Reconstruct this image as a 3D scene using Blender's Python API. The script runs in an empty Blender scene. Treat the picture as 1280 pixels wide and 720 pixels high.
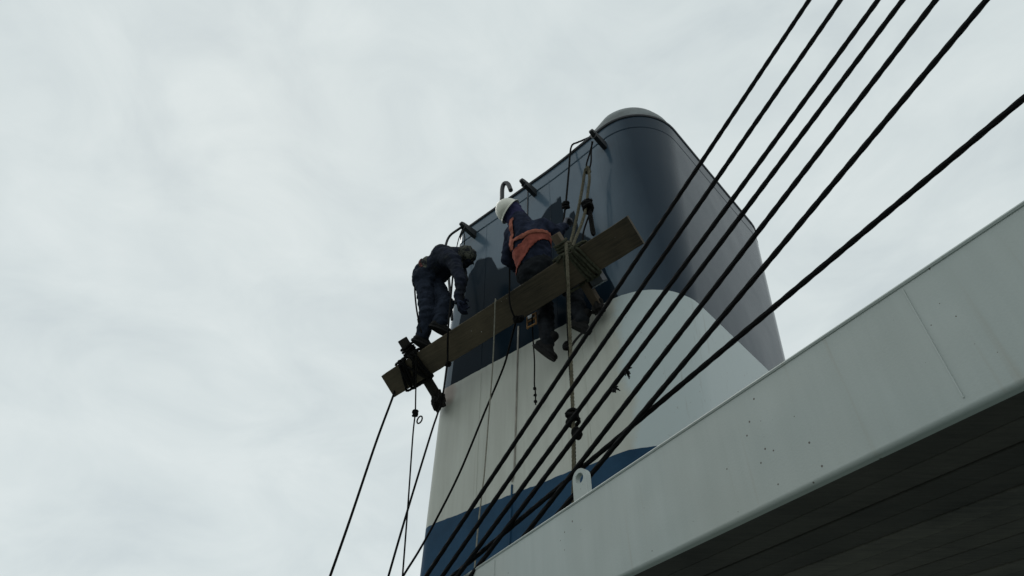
import bpy, bmesh, math, random, time
import numpy as np
T0 = time.time()
from mathutils import Vector, Matrix, noise, Quaternion

random.seed(7)
R = math.radians
scene = bpy.context.scene

# ------------------------------------------------------------------ camera
cam_d = bpy.data.cameras.new('camera')
cam = bpy.data.objects.new('camera', cam_d)
scene.collection.objects.link(cam)
cam.location = (0, 0, 1.6)
cam.rotation_euler = (R(90 + 42), 0, 0)
cam_d.sensor_width = 36
cam_d.lens = 36 * 780 / 1280
cam_d.clip_start = 0.05
cam_d.clip_end = 6000
scene.camera = cam

# ------------------------------------------------------------------ sky, sun, exposure
SUN_EL, SUN_AZ = 52, -35          # overcast: the sun is only a soft brightening behind the funnel
world = bpy.data.worlds.new('World'); scene.world = world
world.use_nodes = True
nt = world.node_tree; nt.nodes.clear()
wo = nt.nodes.new('ShaderNodeOutputWorld')
sky = nt.nodes.new('ShaderNodeTexSky'); sky.sky_type = 'NISHITA'; sky.sun_disc = False
sky.sun_elevation = R(SUN_EL); sky.sun_rotation = R(SUN_AZ)
b1 = nt.nodes.new('ShaderNodeBackground'); b1.inputs[1].default_value = 0.06
nt.links.new(sky.outputs[0], b1.inputs[0])
tc = nt.nodes.new('ShaderNodeTexCoord')
mp = nt.nodes.new('ShaderNodeMapping'); mp.inputs['Scale'].default_value = (1.0, 1.0, 1.9)
mp.inputs['Rotation'].default_value = (0.3, 0.2, 0.6)
nt.links.new(tc.outputs['Generated'], mp.inputs[0])
n1 = nt.nodes.new('ShaderNodeTexNoise'); n1.inputs['Scale'].default_value = 4.6
n1.inputs['Detail'].default_value = 8; n1.inputs['Roughness'].default_value = 0.56
n1.inputs['Distortion'].default_value = 0.5
nt.links.new(mp.outputs[0], n1.inputs[0])
rp = nt.nodes.new('ShaderNodeValToRGB')
e = rp.color_ramp.elements
e[0].position = 0.30; e[0].color = (0.585, 0.65, 0.665, 1)
e[1].position = 0.68; e[1].color = (0.705, 0.765, 0.765, 1)
m_ = e.new(0.5); m_.color = (0.65, 0.715, 0.72, 1)
nt.links.new(n1.outputs[0], rp.inputs[0])
b2 = nt.nodes.new('ShaderNodeBackground'); b2.inputs[1].default_value = 1.06
nt.links.new(rp.outputs[0], b2.inputs[0])
mx = nt.nodes.new('ShaderNodeMixShader'); mx.inputs[0].default_value = 0.93
nt.links.new(b1.outputs[0], mx.inputs[1]); nt.links.new(b2.outputs[0], mx.inputs[2])
nt.links.new(mx.outputs[0], wo.inputs[0])

sd = bpy.data.lights.new('sun', 'SUN'); sd.energy = 0.5; sd.angle = R(25); sd.color = (1, 0.97, 0.92)
sun = bpy.data.objects.new('sun', sd); scene.collection.objects.link(sun)
sv = Vector((math.sin(R(SUN_AZ)) * math.cos(R(SUN_EL)), math.cos(R(SUN_AZ)) * math.cos(R(SUN_EL)), math.sin(R(SUN_EL))))
sun.rotation_euler = (-sv).to_track_quat('-Z', 'Y').to_euler()

scene.view_settings.view_transform = 'Standard'
scene.view_settings.look = 'None'
scene.view_settings.exposure = 0
scene.view_settings.gamma = 1
scene.view_settings.use_curve_mapping = False

# ------------------------------------------------------------------ frames
# the funnel's side wall gives the ship frame: x = along the wall (aft), y = out from the wall, z = up
M = Matrix.Translation((2.17317, 2.40311, 0)) @ Matrix.Rotation(R(137.87656), 4, 'Z')
# the edge of the overhead deck has its own frame: x = along the edge, y = towards the funnel (inboard), z = up
MD = Matrix.Translation((0.54756, 2.16980, 0)) @ Matrix.Rotation(math.atan2(0.87828, -0.47815), 4, 'Z') @ Matrix.Scale(1, 4)

def V(*a): return Vector(a[0]) if len(a) == 1 else Vector(a)

# ------------------------------------------------------------------ materials
def newmat(name):
    m = bpy.data.materials.new(name); m.use_nodes = True
    nt = m.node_tree
    return m, nt, nt.nodes['Principled BSDF']

def nd(nt, t, **kw):
    n = nt.nodes.new(t)
    for k, v in kw.items():
        if k in n.inputs: n.inputs[k].default_value = v
        else: setattr(n, k, v)
    return n

def mixc(nt, fac, a, b):
    m = nt.nodes.new('ShaderNodeMix'); m.data_type = 'RGBA'
    for s, v in ((0, fac), (6, a), (7, b)):
        if hasattr(v, 'is_output'): nt.links.new(v, m.inputs[s])
        else: m.inputs[s].default_value = v if s == 0 else (*v, 1)
    return m.outputs[2]

def math_(nt, op, a, b=None, c=None, clamp=False):
    m = nt.nodes.new('ShaderNodeMath'); m.operation = op; m.use_clamp = clamp
    for i, v in enumerate((a, b, c)):
        if v is None: continue
        if hasattr(v, 'is_output'): nt.links.new(v, m.inputs[i])
        else: m.inputs[i].default_value = v
    return m.outputs[0]

def ramp(nt, v, stops):
    r = nt.nodes.new('ShaderNodeValToRGB'); el = r.color_ramp.elements
    while len(el) > 1: el.remove(el[-1])
    for i, (p, c) in enumerate(stops):
        x = el[0] if i == 0 else el.new(p)
        x.position = p
        x.color = (c, c, c, 1) if not isinstance(c, tuple) else (*c, 1)
    nt.links.new(v, r.inputs[0])
    return r.outputs[0]

def simple(name, col, rough=0.6, var=0.25, scale=12, bump=0.0, bscale=60, spec=0.5, metal=0, col2=None, stretch=None):
    m, nt, bs = newmat(name)
    t = nd(nt, 'ShaderNodeTexCoord')
    src = t.outputs['Object']
    if stretch:
        mpn = nd(nt, 'ShaderNodeMapping'); mpn.inputs['Scale'].default_value = stretch
        nt.links.new(src, mpn.inputs[0]); src = mpn.outputs[0]
    n = nd(nt, 'ShaderNodeTexNoise', Scale=scale, Detail=6, Roughness=0.6)
    nt.links.new(src, n.inputs[0])
    c2 = col2 or tuple(c * (1 - var) for c in col)
    c1 = col if col2 else tuple(min(1, c * (1 + var)) for c in col)
    f = ramp(nt, n.outputs[0], [(0.35, 0.0), (0.65, 1.0)])
    nt.links.new(mixc(nt, f, c2, c1), bs.inputs['Base Color'])
    bs.inputs['Roughness'].default_value = rough
    bs.inputs['Metallic'].default_value = metal
    bs.inputs['Specular IOR Level'].default_value = spec
    if bump:
        n2 = nd(nt, 'ShaderNodeTexNoise', Scale=bscale, Detail=4)
        nt.links.new(src, n2.inputs[0])
        b = nd(nt, 'ShaderNodeBump', Strength=bump, Distance=0.01)
        nt.links.new(n2.outputs[0], b.inputs['Height']); nt.links.new(b.outputs[0], bs.inputs['Normal'])
    return m

def plating_bump(nt, bs, src, dist=0.012, strength=0.35):
    a = nd(nt, 'ShaderNodeTexNoise', Scale=1.6, Detail=2)
    nt.links.new(src, a.inputs[0])
    c = nd(nt, 'ShaderNodeTexNoise', Scale=140, Detail=2)
    nt.links.new(src, c.inputs[0])
    h = math_(nt, 'MULTIPLY_ADD', c.outputs[0], 0.012, a.outputs[0])
    b = nd(nt, 'ShaderNodeBump', Strength=strength, Distance=dist)
    nt.links.new(h, b.inputs['Height']); nt.links.new(b.outputs[0], bs.inputs['Normal'])

def navy_mat():
    # weathered navy above, a freshly rolled darker coat below with a ragged cut line
    m, nt, bs = newmat('navy funnel paint')
    t = nd(nt, 'ShaderNodeTexCoord'); src = t.outputs['Object']
    sp = nd(nt, 'ShaderNodeSeparateXYZ'); nt.links.new(src, sp.inputs[0])
    nz = nd(nt, 'ShaderNodeTexNoise', Scale=7, Detail=5); nt.links.new(src, nz.inputs[0])
    # cut line height against position along the wall, u from 1.0 to 4.2
    uu = math_(nt, 'MULTIPLY_ADD', sp.outputs[0], 1 / 3.2, -1 / 3.2)
    line = [(0.8, 4.52), (1.45, 4.52), (1.78, 4.56), (1.93, 5.25), (1.995, 5.53), (2.12, 5.73), (2.145, 6.05), (2.20, 6.0), (2.262, 5.86), (2.285, 6.36), (2.40, 6.33),
            (2.505, 6.25), (2.72, 6.02), (2.93, 5.86), (3.12, 5.89), (3.20, 6.10), (3.30, 6.20), (3.43, 6.22), (3.55, 6.06), (3.60, 5.7), (3.66, 5.35), (3.70, 4.7)]
    cv = nt.nodes.new('ShaderNodeFloatCurve')
    c = cv.mapping.curves[0]
    for p in range(len(line) - 2): c.points.new(0.5, 0.5)
    pts = sorted(line)
    for i, (u, z) in enumerate(pts):
        c.points[i].location = (min(1, max(0, (u - 1) / 3.2)), (z - 4.5) / 2.5); c.points[i].handle_type = 'VECTOR'
    cv.mapping.update()
    nt.links.new(uu, cv.inputs['Value'])
    zl = math_(nt, 'MULTIPLY_ADD', cv.outputs[0], 2.5, 4.5)
    nzz = math_(nt, 'MULTIPLY_ADD', nz.outputs[0], 0.16, -0.08)
    dz = math_(nt, 'SUBTRACT', math_(nt, 'ADD', zl, nzz), sp.outputs[2])
    fresh = math_(nt, 'MULTIPLY_ADD', dz, 40, 0.5, clamp=True)
    st = nd(nt, 'ShaderNodeMapping'); st.inputs['Scale'].default_value = (1.6, 1.6, 0.6); nt.links.new(src, st.inputs[0])
    n2 = nd(nt, 'ShaderNodeTexNoise', Scale=2.5, Detail=6, Roughness=0.6); nt.links.new(st.outputs[0], n2.inputs[0])
    old = mixc(nt, ramp(nt, n2.outputs[0], [(0.3, 0.0), (0.7, 1.0)]), (0.068, 0.108, 0.148), (0.088, 0.134, 0.176))
    sr = nd(nt, 'ShaderNodeMapping'); sr.inputs['Scale'].default_value = (11, 11, 0.5); nt.links.new(src, sr.inputs[0])
    n5 = nd(nt, 'ShaderNodeTexNoise', Scale=1.7, Detail=6, Roughness=0.6); nt.links.new(sr.outputs[0], n5.inputs[0])
    old = mixc(nt, ramp(nt, n5.outputs[0], [(0.56, 0.0), (0.76, 0.32)]), old, (0.030, 0.042, 0.052))
    # rounded forward end: its dark reflection put into the colour, fading towards the side
    fw_refl = ramp(nt, math_(nt, 'MULTIPLY_ADD', math_(nt, 'MULTIPLY_ADD', n2.outputs[0], 0.10, sp.outputs[0]), 0.5, -0.2), [(0.0, 1.0), (0.56, 1.0), (0.76, 0.0)])
    old = mixc(nt, fw_refl, old, (0.013, 0.030, 0.050))
    nt.links.new(mixc(nt, fresh, old, (0.008, 0.017, 0.027)), bs.inputs['Base Color'])
    rg = math_(nt, 'MULTIPLY_ADD', n2.outputs[0], 0.10, 0.13)
    nt.links.new(rg, bs.inputs['Roughness'])
    nt.links.new(math_(nt, 'SUBTRACT', math_(nt, 'MULTIPLY_ADD', fw_refl, -0.20, 0.34), math_(nt, 'MULTIPLY', fresh, 0.31), clamp=True), bs.inputs['Specular IOR Level'])
    plating_bump(nt, bs, src, 0.02, 0.4)
    return m

def white_mat():
    m, nt, bs = newmat('white funnel paint')
    t = nd(nt, 'ShaderNodeTexCoord'); src = t.outputs['Object']
    sp = nd(nt, 'ShaderNodeSeparateXYZ'); nt.links.new(src, sp.inputs[0])
    st = nd(nt, 'ShaderNodeMapping'); st.inputs['Scale'].default_value = (5.0, 5.0, 0.5); nt.links.new(src, st.inputs[0])
    n2 = nd(nt, 'ShaderNodeTexNoise', Scale=2.2, Detail=7, Roughness=0.62); nt.links.new(st.outputs[0], n2.inputs[0])
    old = mixc(nt, ramp(nt, n2.outputs[0], [(0.3, 0.0), (0.7, 1.0)]), (0.455, 0.46, 0.40), (0.54, 0.55, 0.485))
    # forward of a ragged vertical line the coat is newer and cooler
    nz = nd(nt, 'ShaderNodeTexNoise', Scale=4.5, Detail=4); nt.links.new(src, nz.inputs[0])
    e1 = math_(nt, 'MULTIPLY_ADD', nz.outputs[0], 0.30, 1.72)
    new = math_(nt, 'MULTIPLY_ADD', math_(nt, 'SUBTRACT', e1, sp.outputs[0]), 14, 0.5, clamp=True)
    col = mixc(nt, new, old, (0.51, 0.58, 0.575))
    # rust bloom where the aft crossbar rubs the plating
    v = nd(nt, 'ShaderNodeVectorMath', operation='DISTANCE'); nt.links.new(src, v.inputs[0]); v.inputs[1].default_value = (3.72, 0, 4.70)
    rr = math_(nt, 'MULTIPLY_ADD', nz.outputs[0], -0.14, math_(nt, 'ADD', v.outputs['Value'], 0.0))
    rust = ramp(nt, rr, [(0.0, 0.45), (0.03, 0.28), (0.07, 0.0)])
    col = mixc(nt, rust, col, (0.30, 0.13, 0.08))
    sr = nd(nt, 'ShaderNodeMapping'); sr.inputs['Scale'].default_value = (14, 14, 0.45); nt.links.new(src, sr.inputs[0])
    n5 = nd(nt, 'ShaderNodeTexNoise', Scale=1.6, Detail=6, Roughness=0.6); nt.links.new(sr.outputs[0], n5.inputs[0])
    col = mixc(nt, ramp(nt, n5.outputs[0], [(0.60, 0.0), (0.74, 0.45)]), col, (0.27, 0.23, 0.16))
    # small scuffs
    vs = nd(nt, 'ShaderNodeTexNoise', Scale=38, Detail=2); nt.links.new(src, vs.inputs[0])
    col = mixc(nt, ramp(nt, vs.outputs[0], [(0.70, 0.0), (0.76, 0.5)]), col, (0.28, 0.27, 0.24))
    nt.links.new(col, bs.inputs['Base Color'])
    bs.inputs['Roughness'].default_value = 0.42
    plating_bump(nt, bs, src, 0.010, 0.3)
    return m

def deck_edge_mat():
    m, nt, bs = newmat('white deck edge paint')
    t = nd(nt, 'ShaderNodeTexCoord'); src = t.outputs['Object']
    st = nd(nt, 'ShaderNodeMapping'); st.inputs['Scale'].default_value = (7, 7, 0.7); nt.links.new(src, st.inputs[0])
    n1 = nd(nt, 'ShaderNodeTexNoise', Scale=2.0, Detail=7, Roughness=0.65); nt.links.new(st.outputs[0], n1.inputs[0])
    n2 = nd(nt, 'ShaderNodeTexNoise', Scale=1.3, Detail=3); nt.links.new(src, n2.inputs[0])
    col = mixc(nt, ramp(nt, n1.outputs[0], [(0.35, 0.0), (0.70, 1.0)]), (0.385, 0.425, 0.405), (0.425, 0.465, 0.445))
    col = mixc(nt, ramp(nt, n2.outputs[0], [(0.4, 0.0), (0.7, 0.5)]), col, (0.40, 0.41, 0.37))
    ch = nd(nt, 'ShaderNodeTexVoronoi', Scale=26); nt.links.new(src, ch.inputs[0])
    n3 = nd(nt, 'ShaderNodeTexNoise', Scale=3.2, Detail=3); nt.links.new(src, n3.inputs[0])
    k = math_(nt, 'LESS_THAN', math_(nt, 'MULTIPLY_ADD', n3.outputs[0], 0.62, ch.outputs[0]), 0.335)
    col = mixc(nt, k, col, (0.10, 0.085, 0.07))
    st2 = nd(nt, 'ShaderNodeMapping'); st2.inputs['Scale'].default_value = (16, 16, 0.5); nt.links.new(src, st2.inputs[0])
    n4 = nd(nt, 'ShaderNodeTexNoise', Scale=1.5, Detail=5); nt.links.new(st2.outputs[0], n4.inputs[0])
    col = mixc(nt, ramp(nt, n4.outputs[0], [(0.64, 0.0), (0.76, 0.35)]), col, (0.30, 0.25, 0.18))
    nt.links.new(col, bs.inputs['Base Color']); bs.inputs['Roughness'].default_value = 0.45
    plating_bump(nt, bs, src, 0.05, 0.6)
    return m

def wood_mat(name, c1, c2, along=(1.2, 30, 30), specks=0.0, rough=0.75, vary=0.0):
    m, nt, bs = newmat(name)
    t = nd(nt, 'ShaderNodeTexCoord'); src = t.outputs['Object']
    st = nd(nt, 'ShaderNodeMapping'); st.inputs['Scale'].default_value = along; nt.links.new(src, st.inputs[0])
    g = nd(nt, 'ShaderNodeTexNoise', Scale=3, Detail=7, Roughness=0.65); nt.links.new(st.outputs[0], g.inputs[0])
    big = nd(nt, 'ShaderNodeTexNoise', Scale=2.6, Detail=4); nt.links.new(src, big.inputs[0])
    f = math_(nt, 'MULTIPLY_ADD', big.outputs[0], 0.9, math_(nt, 'MULTIPLY', g.outputs[0], 0.6))
    col = mixc(nt, ramp(nt, f, [(0.5, 0.0), (0.95, 1.0)]), c1, c2)
    if vary:
        oi = nd(nt, 'ShaderNodeObjectInfo')
        col = mixc(nt, math_(nt, 'MULTIPLY', oi.outputs['Random'], vary), col, tuple(c * 0.35 for c in c1))
    if specks:
        s = nd(nt, 'ShaderNodeTexVoronoi', Scale=22); nt.links.new(src, s.inputs[0])
        sn = nd(nt, 'ShaderNodeTexNoise', Scale=6); nt.links.new(src, sn.inputs[0])
        k = math_(nt, 'LESS_THAN', math_(nt, 'ADD', s.outputs[0], math_(nt, 'MULTIPLY', sn.outputs[0], 0.35)), specks)
        col = mixc(nt, k, col, (0.55, 0.55, 0.50))
    nt.links.new(col, bs.inputs['Base Color'])
    bs.inputs['Roughness'].default_value = rough
    bs.inputs['Specular IOR Level'].default_value = 0.25
    b = nd(nt, 'ShaderNodeBump', Strength=0.4, Distance=0.006)
    nt.links.new(g.outputs[0], b.inputs['Height']); nt.links.new(b.outputs[0], bs.inputs['Normal'])
    return m

def camo_mat(name, cols, scale):
    m, nt, bs = newmat(name)
    t = nd(nt, 'ShaderNodeTexCoord')
    n = nd(nt, 'ShaderNodeTexNoise', Scale=scale, Detail=3, Distortion=0.8); nt.links.new(t.outputs['Object'], n.inputs[0])
    r = nt.nodes.new('ShaderNodeValToRGB'); r.color_ramp.interpolation = 'CONSTANT'
    el = r.color_ramp.elements
    for i, c in enumerate(cols):
        x = el[i] if i < 2 else el.new(0.5)
    for i, c in enumerate(cols):
        el[i].position = [0.0, 0.45, 0.53, 0.60][i]
    for i, c in enumerate(cols): el[i].color = (*c, 1)
    nt.links.new(n.outputs[0], r.inputs[0]); nt.links.new(r.outputs[0], bs.inputs['Base Color'])
    bs.inputs['Roughness'].default_value = 0.9; bs.inputs['Specular IOR Level'].default_value = 0.15
    return m

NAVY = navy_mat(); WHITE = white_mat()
BLUE = simple('blue band paint', (0.017, 0.058, 0.112), 0.5, 0.18, 3, 0.05, 120, 0.10)
RIM = simple('dark rim steel', (0.018, 0.022, 0.028), 0.5, 0.3, 10, 0.2, 80)
GREYCAP = simple('grey galvanised cowl', (0.135, 0.155, 0.155), 0.6, 0.35, 6, 0.2, 60)
DKSTEEL = simple('black painted steel', (0.014, 0.016, 0.018), 0.5, 0.3, 20, 0.2, 90)
BATTEN = simple('weathered conduit paint', (0.30, 0.28, 0.24), 0.6, 0.3, 6, 0.1)
PLANK = wood_mat('old stage plank', (0.030, 0.026, 0.018), (0.112, 0.088, 0.056), specks=0.20)
HORN = wood_mat('crossbar timber', (0.040, 0.030, 0.021), (0.125, 0.092, 0.062), along=(30, 1.5, 1.5))
HORN_DK = wood_mat('tarred crossbar timber', (0.012, 0.011, 0.010), (0.035, 0.030, 0.024), along=(30, 1.5, 1.5))
TAN = simple('tan manila rope', (0.115, 0.105, 0.072), 0.9, 0.35, 40, 0.4, 300, 0.2)
GREENROPE = simple('olive rope', (0.060, 0.062, 0.040), 0.9, 0.35, 40, 0.4, 300, 0.2)
BLKROPE = simple('black tarred rope', (0.007, 0.007, 0.007), 0.85, 0.35, 60, 0.4, 300, 0.12)
WIRE = simple('greased wire rope', (0.0045, 0.0045, 0.005), 0.7, 0.35, 60, 0.2, 300, 0.12)
PALEROPE = simple('pale thin line', (0.24, 0.23, 0.19), 0.9, 0.2, 60, 0.0, 300, 0.2)
RAG = simple('oily dark rag', (0.022, 0.021, 0.020), 0.95, 0.5, 18, 0.6, 60, 0.1)
FASCIA = deck_edge_mat()
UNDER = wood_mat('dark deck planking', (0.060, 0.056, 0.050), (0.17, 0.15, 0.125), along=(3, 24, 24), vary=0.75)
DECKM = simple('green deck paint', (0.13, 0.16, 0.145), 0.6, 0.3, 3, 0.2, 60)
SEAM = simple('grey sea', (0.020, 0.032, 0.038), 0.12, 0.2, 0.05, 0.6, 0.4)
JACKET = simple('navy work jacket', (0.020, 0.025, 0.044), 0.95, 0.35, 14, 0.5, 45, 0.08)
TROUS = simple('black work trousers', (0.016, 0.018, 0.021), 0.95, 0.35, 14, 0.5, 45, 0.08)
TROUSB = simple('navy work trousers', (0.020, 0.026, 0.040), 0.95, 0.35, 14, 0.5, 45, 0.08)
BOOT = simple('black leather boots', (0.006, 0.006, 0.006), 0.7, 0.3, 30, 0.3, 80, 0.2)
VEST = simple('faded orange vest', (0.30, 0.080, 0.058), 0.85, 0.3, 10, 0.4, 50, 0.2)
STRAP = simple('orange webbing', (0.32, 0.105, 0.07), 0.85, 0.25, 20, 0.3, 120, 0.2)
HELM = simple('white safety helmet', (0.68, 0.67, 0.58), 0.4, 0.10, 8, 0.05, 40)
HOOD = simple('purple blue balaclava', (0.030, 0.031, 0.078), 0.9, 0.25, 20, 0.4, 70, 0.15)
SKIN = simple('skin', (0.30, 0.17, 0.11), 0.55, 0.12, 12)
GLOVE = simple('grey work glove', (0.12, 0.12, 0.14), 0.9, 0.3, 20, 0.4, 90, 0.2)
CAMO = camo_mat('grey green camouflage cloth', [(0.022, 0.024, 0.028), (0.075, 0.078, 0.064), (0.035, 0.038, 0.034), (0.13, 0.13, 0.105)], 13)
CAMOJ = camo_mat('dark camouflage jacket cloth', [(0.016, 0.020, 0.034), (0.021, 0.025, 0.036), (0.018, 0.021, 0.030), (0.034, 0.036, 0.038)], 8)
RED = simple('red belt cloth', (0.11, 0.030, 0.030), 0.9, 0.2, 20)
TRAYW = simple('paint smeared tray', (0.60, 0.63, 0.66), 0.5, 0.4, 16)
TRAYD = simple('dark paint tray', (0.05, 0.055, 0.065), 0.5, 0.4, 16)
FRAMEW = wood_mat('orange brown battens', (0.12, 0.060, 0.022), (0.30, 0.16, 0.06), along=(8, 8, 8))

# ------------------------------------------------------------------ object helpers
COL = scene.collection

def mesh_obj(name, bm, mat, parent=None, mtx=None, smooth=True, kind=None):
    me = bpy.data.meshes.new(name)
    bmesh.ops.recalc_face_normals(bm, faces=bm.faces[:]) if len(bm.faces) < 200000 else None
    bm.to_mesh(me); bm.free()
    mats = mat if isinstance(mat, (list, tuple)) else [mat]
    for m in mats: me.materials.append(m)
    if smooth:
        for p in me.polygons: p.use_smooth = True
        try: me.set_sharp_from_angle(angle=R(38))
        except Exception: pass
    o = bpy.data.objects.new(name, me); COL.objects.link(o)
    if parent is not None:
        o.parent = parent
        if 'base' in parent: o.location = -Vector(parent['base'])
    else:
        o.matrix_world = M if mtx is None else mtx
    if kind: o['kind'] = kind
    return o

def thing(name, label, cat, base=(0, 0, 0), group=None, mtx=None):
    o = bpy.data.objects.new(name, None); COL.objects.link(o)
    o.empty_display_size = 0.1
    o.matrix_world = (M if mtx is None else mtx) @ Matrix.Translation(base)
    o['base'] = tuple(float(x) for x in base)
    o['label'] = label; o['category'] = cat
    if group: o['group'] = group
    return o

def sub(name, bm, mat, part, smooth=True):
    """a sub-part: shares its part's frame"""
    o = mesh_obj(name, bm, mat, None, Matrix(), smooth)
    o.parent = part
    return o

def tag(o, label, cat, group=None):
    o['label'] = label; o['category'] = cat
    if group: o['group'] = group
    return o

def catmull(pts, n=8, closed=False):
    pts = [Vector(p) for p in pts]
    if len(pts) < 3: 
        return [pts[0].lerp(pts[1], i / n) for i in range(n + 1)]
    out = []
    N = len(pts)
    for i in range(N if closed else N - 1):
        if closed: p0, p1, p2, p3 = pts[i - 1], pts[i], pts[(i + 1) % N], pts[(i + 2) % N]
        else:
            p1, p2 = pts[i], pts[i + 1]
            p0 = pts[i - 1] if i else p1 * 2 - p2
            p3 = pts[i + 2] if i + 2 < N else p2 * 2 - p1
        for k in range(n):
            t = k / n
            out.append(0.5 * ((2 * p1) + (p2 - p0) * t + (2 * p0 - 5 * p1 + 4 * p2 - p3) * t * t + (3 * p1 - p0 - 3 * p2 + p3) * t ** 3))
    if not closed: out.append(pts[-1].copy())
    return out

def frames(path, closed=False):
    """rotation-minimising frames"""
    n = len(path); T = []
    for i in range(n):
        a = path[i - 1] if (i or closed) else path[0]
        b = path[(i + 1) % n] if (i < n - 1 or closed) else path[-1]
        t = (b - a); T.append(t.normalized() if t.length > 1e-9 else Vector((0, 0, 1)))
    up = Vector((0, 0, 1)) if abs(T[0].z) < 0.9 else Vector((1, 0, 0))
    N = [T[0].cross(up).normalized()]
    for i in range(1, n):
        q = T[i - 1].rotation_difference(T[i]); N.append((q @ N[-1]).normalized())
    return [(N[i], T[i].cross(N[i]).normalized()) for i in range(n)]

def add_tube(bm, path, rad, sides=8, closed=False, cap=True):
    fr = frames(path, closed); rings = []
    for i, p in enumerate(path):
        r = rad[i] if isinstance(rad, (list, tuple)) else rad
        a, b = fr[i]
        rings.append([bm.verts.new(p + (a * math.cos(2 * math.pi * k / sides) + b * math.sin(2 * math.pi * k / sides)) * r) for k in range(sides)])
    L = len(rings)
    for i in range(L if closed else L - 1):
        A, B = rings[i], rings[(i + 1) % L]
        off = 0
        if closed and i == L - 1:
            off = min(range(sides), key=lambda s: sum((A[k].co - B[(k + s) % sides].co).length for k in range(sides)))
        for k in range(sides):
            bm.faces.new((A[k], A[(k + 1) % sides], B[(k + 1 + off) % sides], B[(k + off) % sides]))
    if cap and not closed:
        bm.faces.new(rings[0][::-1]); bm.faces.new(rings[-1])

def resample(path, step):
    out = [path[0].copy()]; acc = 0
    for a, b in zip(path, path[1:]):
        L = (b - a).length
        if L < 1e-9: continue
        d = step - acc
        while d <= L:
            out.append(a.lerp(b, d / L)); d += step
        acc = (acc + L) % step if step else 0
    out.append(path[-1].copy())
    return out

def add_rope(bm, path, rad, closed=False, lay=6.5, sides=5):
    """three-strand laid rope"""
    path = resample(path, rad * 0.9)
    fr = frames(path)
    s = 0; ph = []
    for i in range(len(path)):
        if i: s += (path[i] - path[i - 1]).length
        ph.append(2 * math.pi * s / (lay * rad))
    for k in range(3):
        st = [path[i] + (fr[i][0] * math.cos(ph[i] + k * 2.094) + fr[i][1] * math.sin(ph[i] + k * 2.094)) * rad * 0.5 for i in range(len(path))]
        add_tube(bm, st, rad * 0.56, sides)

def add_box(bm, c, ax, ay, az, hx, hy, hz, bevel=0.0):
    vs = []
    for sx in (-1, 1):
        for sy in (-1, 1):
            for sz in (-1, 1):
                vs.append(bm.verts.new(V(c) + ax * hx * sx + ay * hy * sy + az * hz * sz))
    idx = [(0, 1, 3, 2), (4, 6, 7, 5), (0, 4, 5, 1), (2, 3, 7, 6), (0, 2, 6, 4), (1, 5, 7, 3)]
    fs = [bm.faces.new([vs[i] for i in f]) for f in idx]
    if bevel:
        es = list({e for f in fs for e in f.edges})
        bmesh.ops.bevel(bm, geom=es, offset=bevel, segments=2, profile=0.5, affect='EDGES')

X, Y, Z = Vector((1, 0, 0)), Vector((0, 1, 0)), Vector((0, 0, 1))

def add_sphere(bm, c, rx, ry=None, rz=None, rot=None, seg=14, ring=9):
    mt = Matrix.Translation(V(c)) @ (rot.to_4x4() if rot else Matrix()) @ Matrix.Diagonal((rx, ry or rx, rz or rx, 1))
    bmesh.ops.create_uvsphere(bm, u_segments=seg, v_segments=ring, radius=1, matrix=mt)

def add_knot(bm, c, axis, size, rad, turns=3, seed=0):
    """a lumpy stopper knot: a few crossing turns round the standing part"""
    rng = random.Random(seed)
    axis = V(axis).normalized()
    a = axis.orthogonal().normalized(); b = axis.cross(a)
    for t in range(turns):
        pts = []
        tilt = rng.uniform(-0.8, 0.8); off = (t - (turns - 1) / 2) * rad * 1.5
        for k in range(12):
            an = 2 * math.pi * k / 12
            pts.append(V(c) + (a * math.cos(an) + b * math.sin(an)) * size * rng.uniform(0.75, 1.1) + axis * (off + math.sin(an + t) * size * tilt))
        add_tube(bm, catmull(pts, 3, True), rad, 6, True)

# ------------------------------------------------------------------ setting: sea, main deck
def sheet(name, size, z, mat):
    bm = bmesh.new()
    bmesh.ops.create_grid(bm, x_segments=8, y_segments=8, size=size, matrix=Matrix.Translation((0, 0, z)))
    return mesh_obj(name, bm, mat, None, Matrix(), False, 'structure')
sheet('sea', 4000, -9.0, SEAM)
bm = bmesh.new(); add_box(bm, (0, 4, -0.1), X, Y, Z, 9, 14, 0.1)
mesh_obj('main_deck', bm, DECKM, None, Matrix(), False, 'structure')

# ------------------------------------------------------------------ funnel
RN, RA, WID = 0.51, 0.14, 2.7
def u_front(z): return 2.04 - 0.095 * (z - 3.52) - RN        # forward face leans forward with height
def u_aft(z): return 3.965 - 0.046 * (z - 3.16)
def rim_z(u):
    t = max(0.0, min(1.0, (2.5 - u) / 1.1)); return 6.86 + 0.10 * t * t * (3 - 2 * t)
def outline(z, inset=0.0):
    uf, ua = u_front(z) + inset, u_aft(z) - inset
    v0, v1 = -inset, -WID + inset
    pts = []
    def arc(cx, cy, r, a0, a1, n):
        for i in range(n + 1):
            a = R(a0 + (a1 - a0) * i / n); pts.append((cx + r * math.cos(a), cy + r * math.sin(a)))
    rn, ra = max(0.02, RN - inset), max(0.02, RA - inset)
    arc(ua - ra, v0 - ra, ra, 0, 90, 10)
    for i in range(1, 64):
        t = i / 64; pts.append((ua - ra + (uf + rn - ua + ra) * t, v0))
    arc(uf + rn, v0 - rn, rn, 90, 180, 20)
    arc(uf + rn, v1 + rn, rn, 180, 270, 12)
    arc(ua - ra, v1 + ra, ra, 270, 360, 6)
    return pts
def loft(bm, rows, close=True):
    vr = [[bm.verts.new(p) for p in row] for row in rows]
    for A, B in zip(vr, vr[1:]):
        n = len(A)
        for k in range(n if close else n - 1):
            bm.faces.new((A[k], A[(k + 1) % n], B[(k + 1) % n], B[k]))
    return vr
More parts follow.
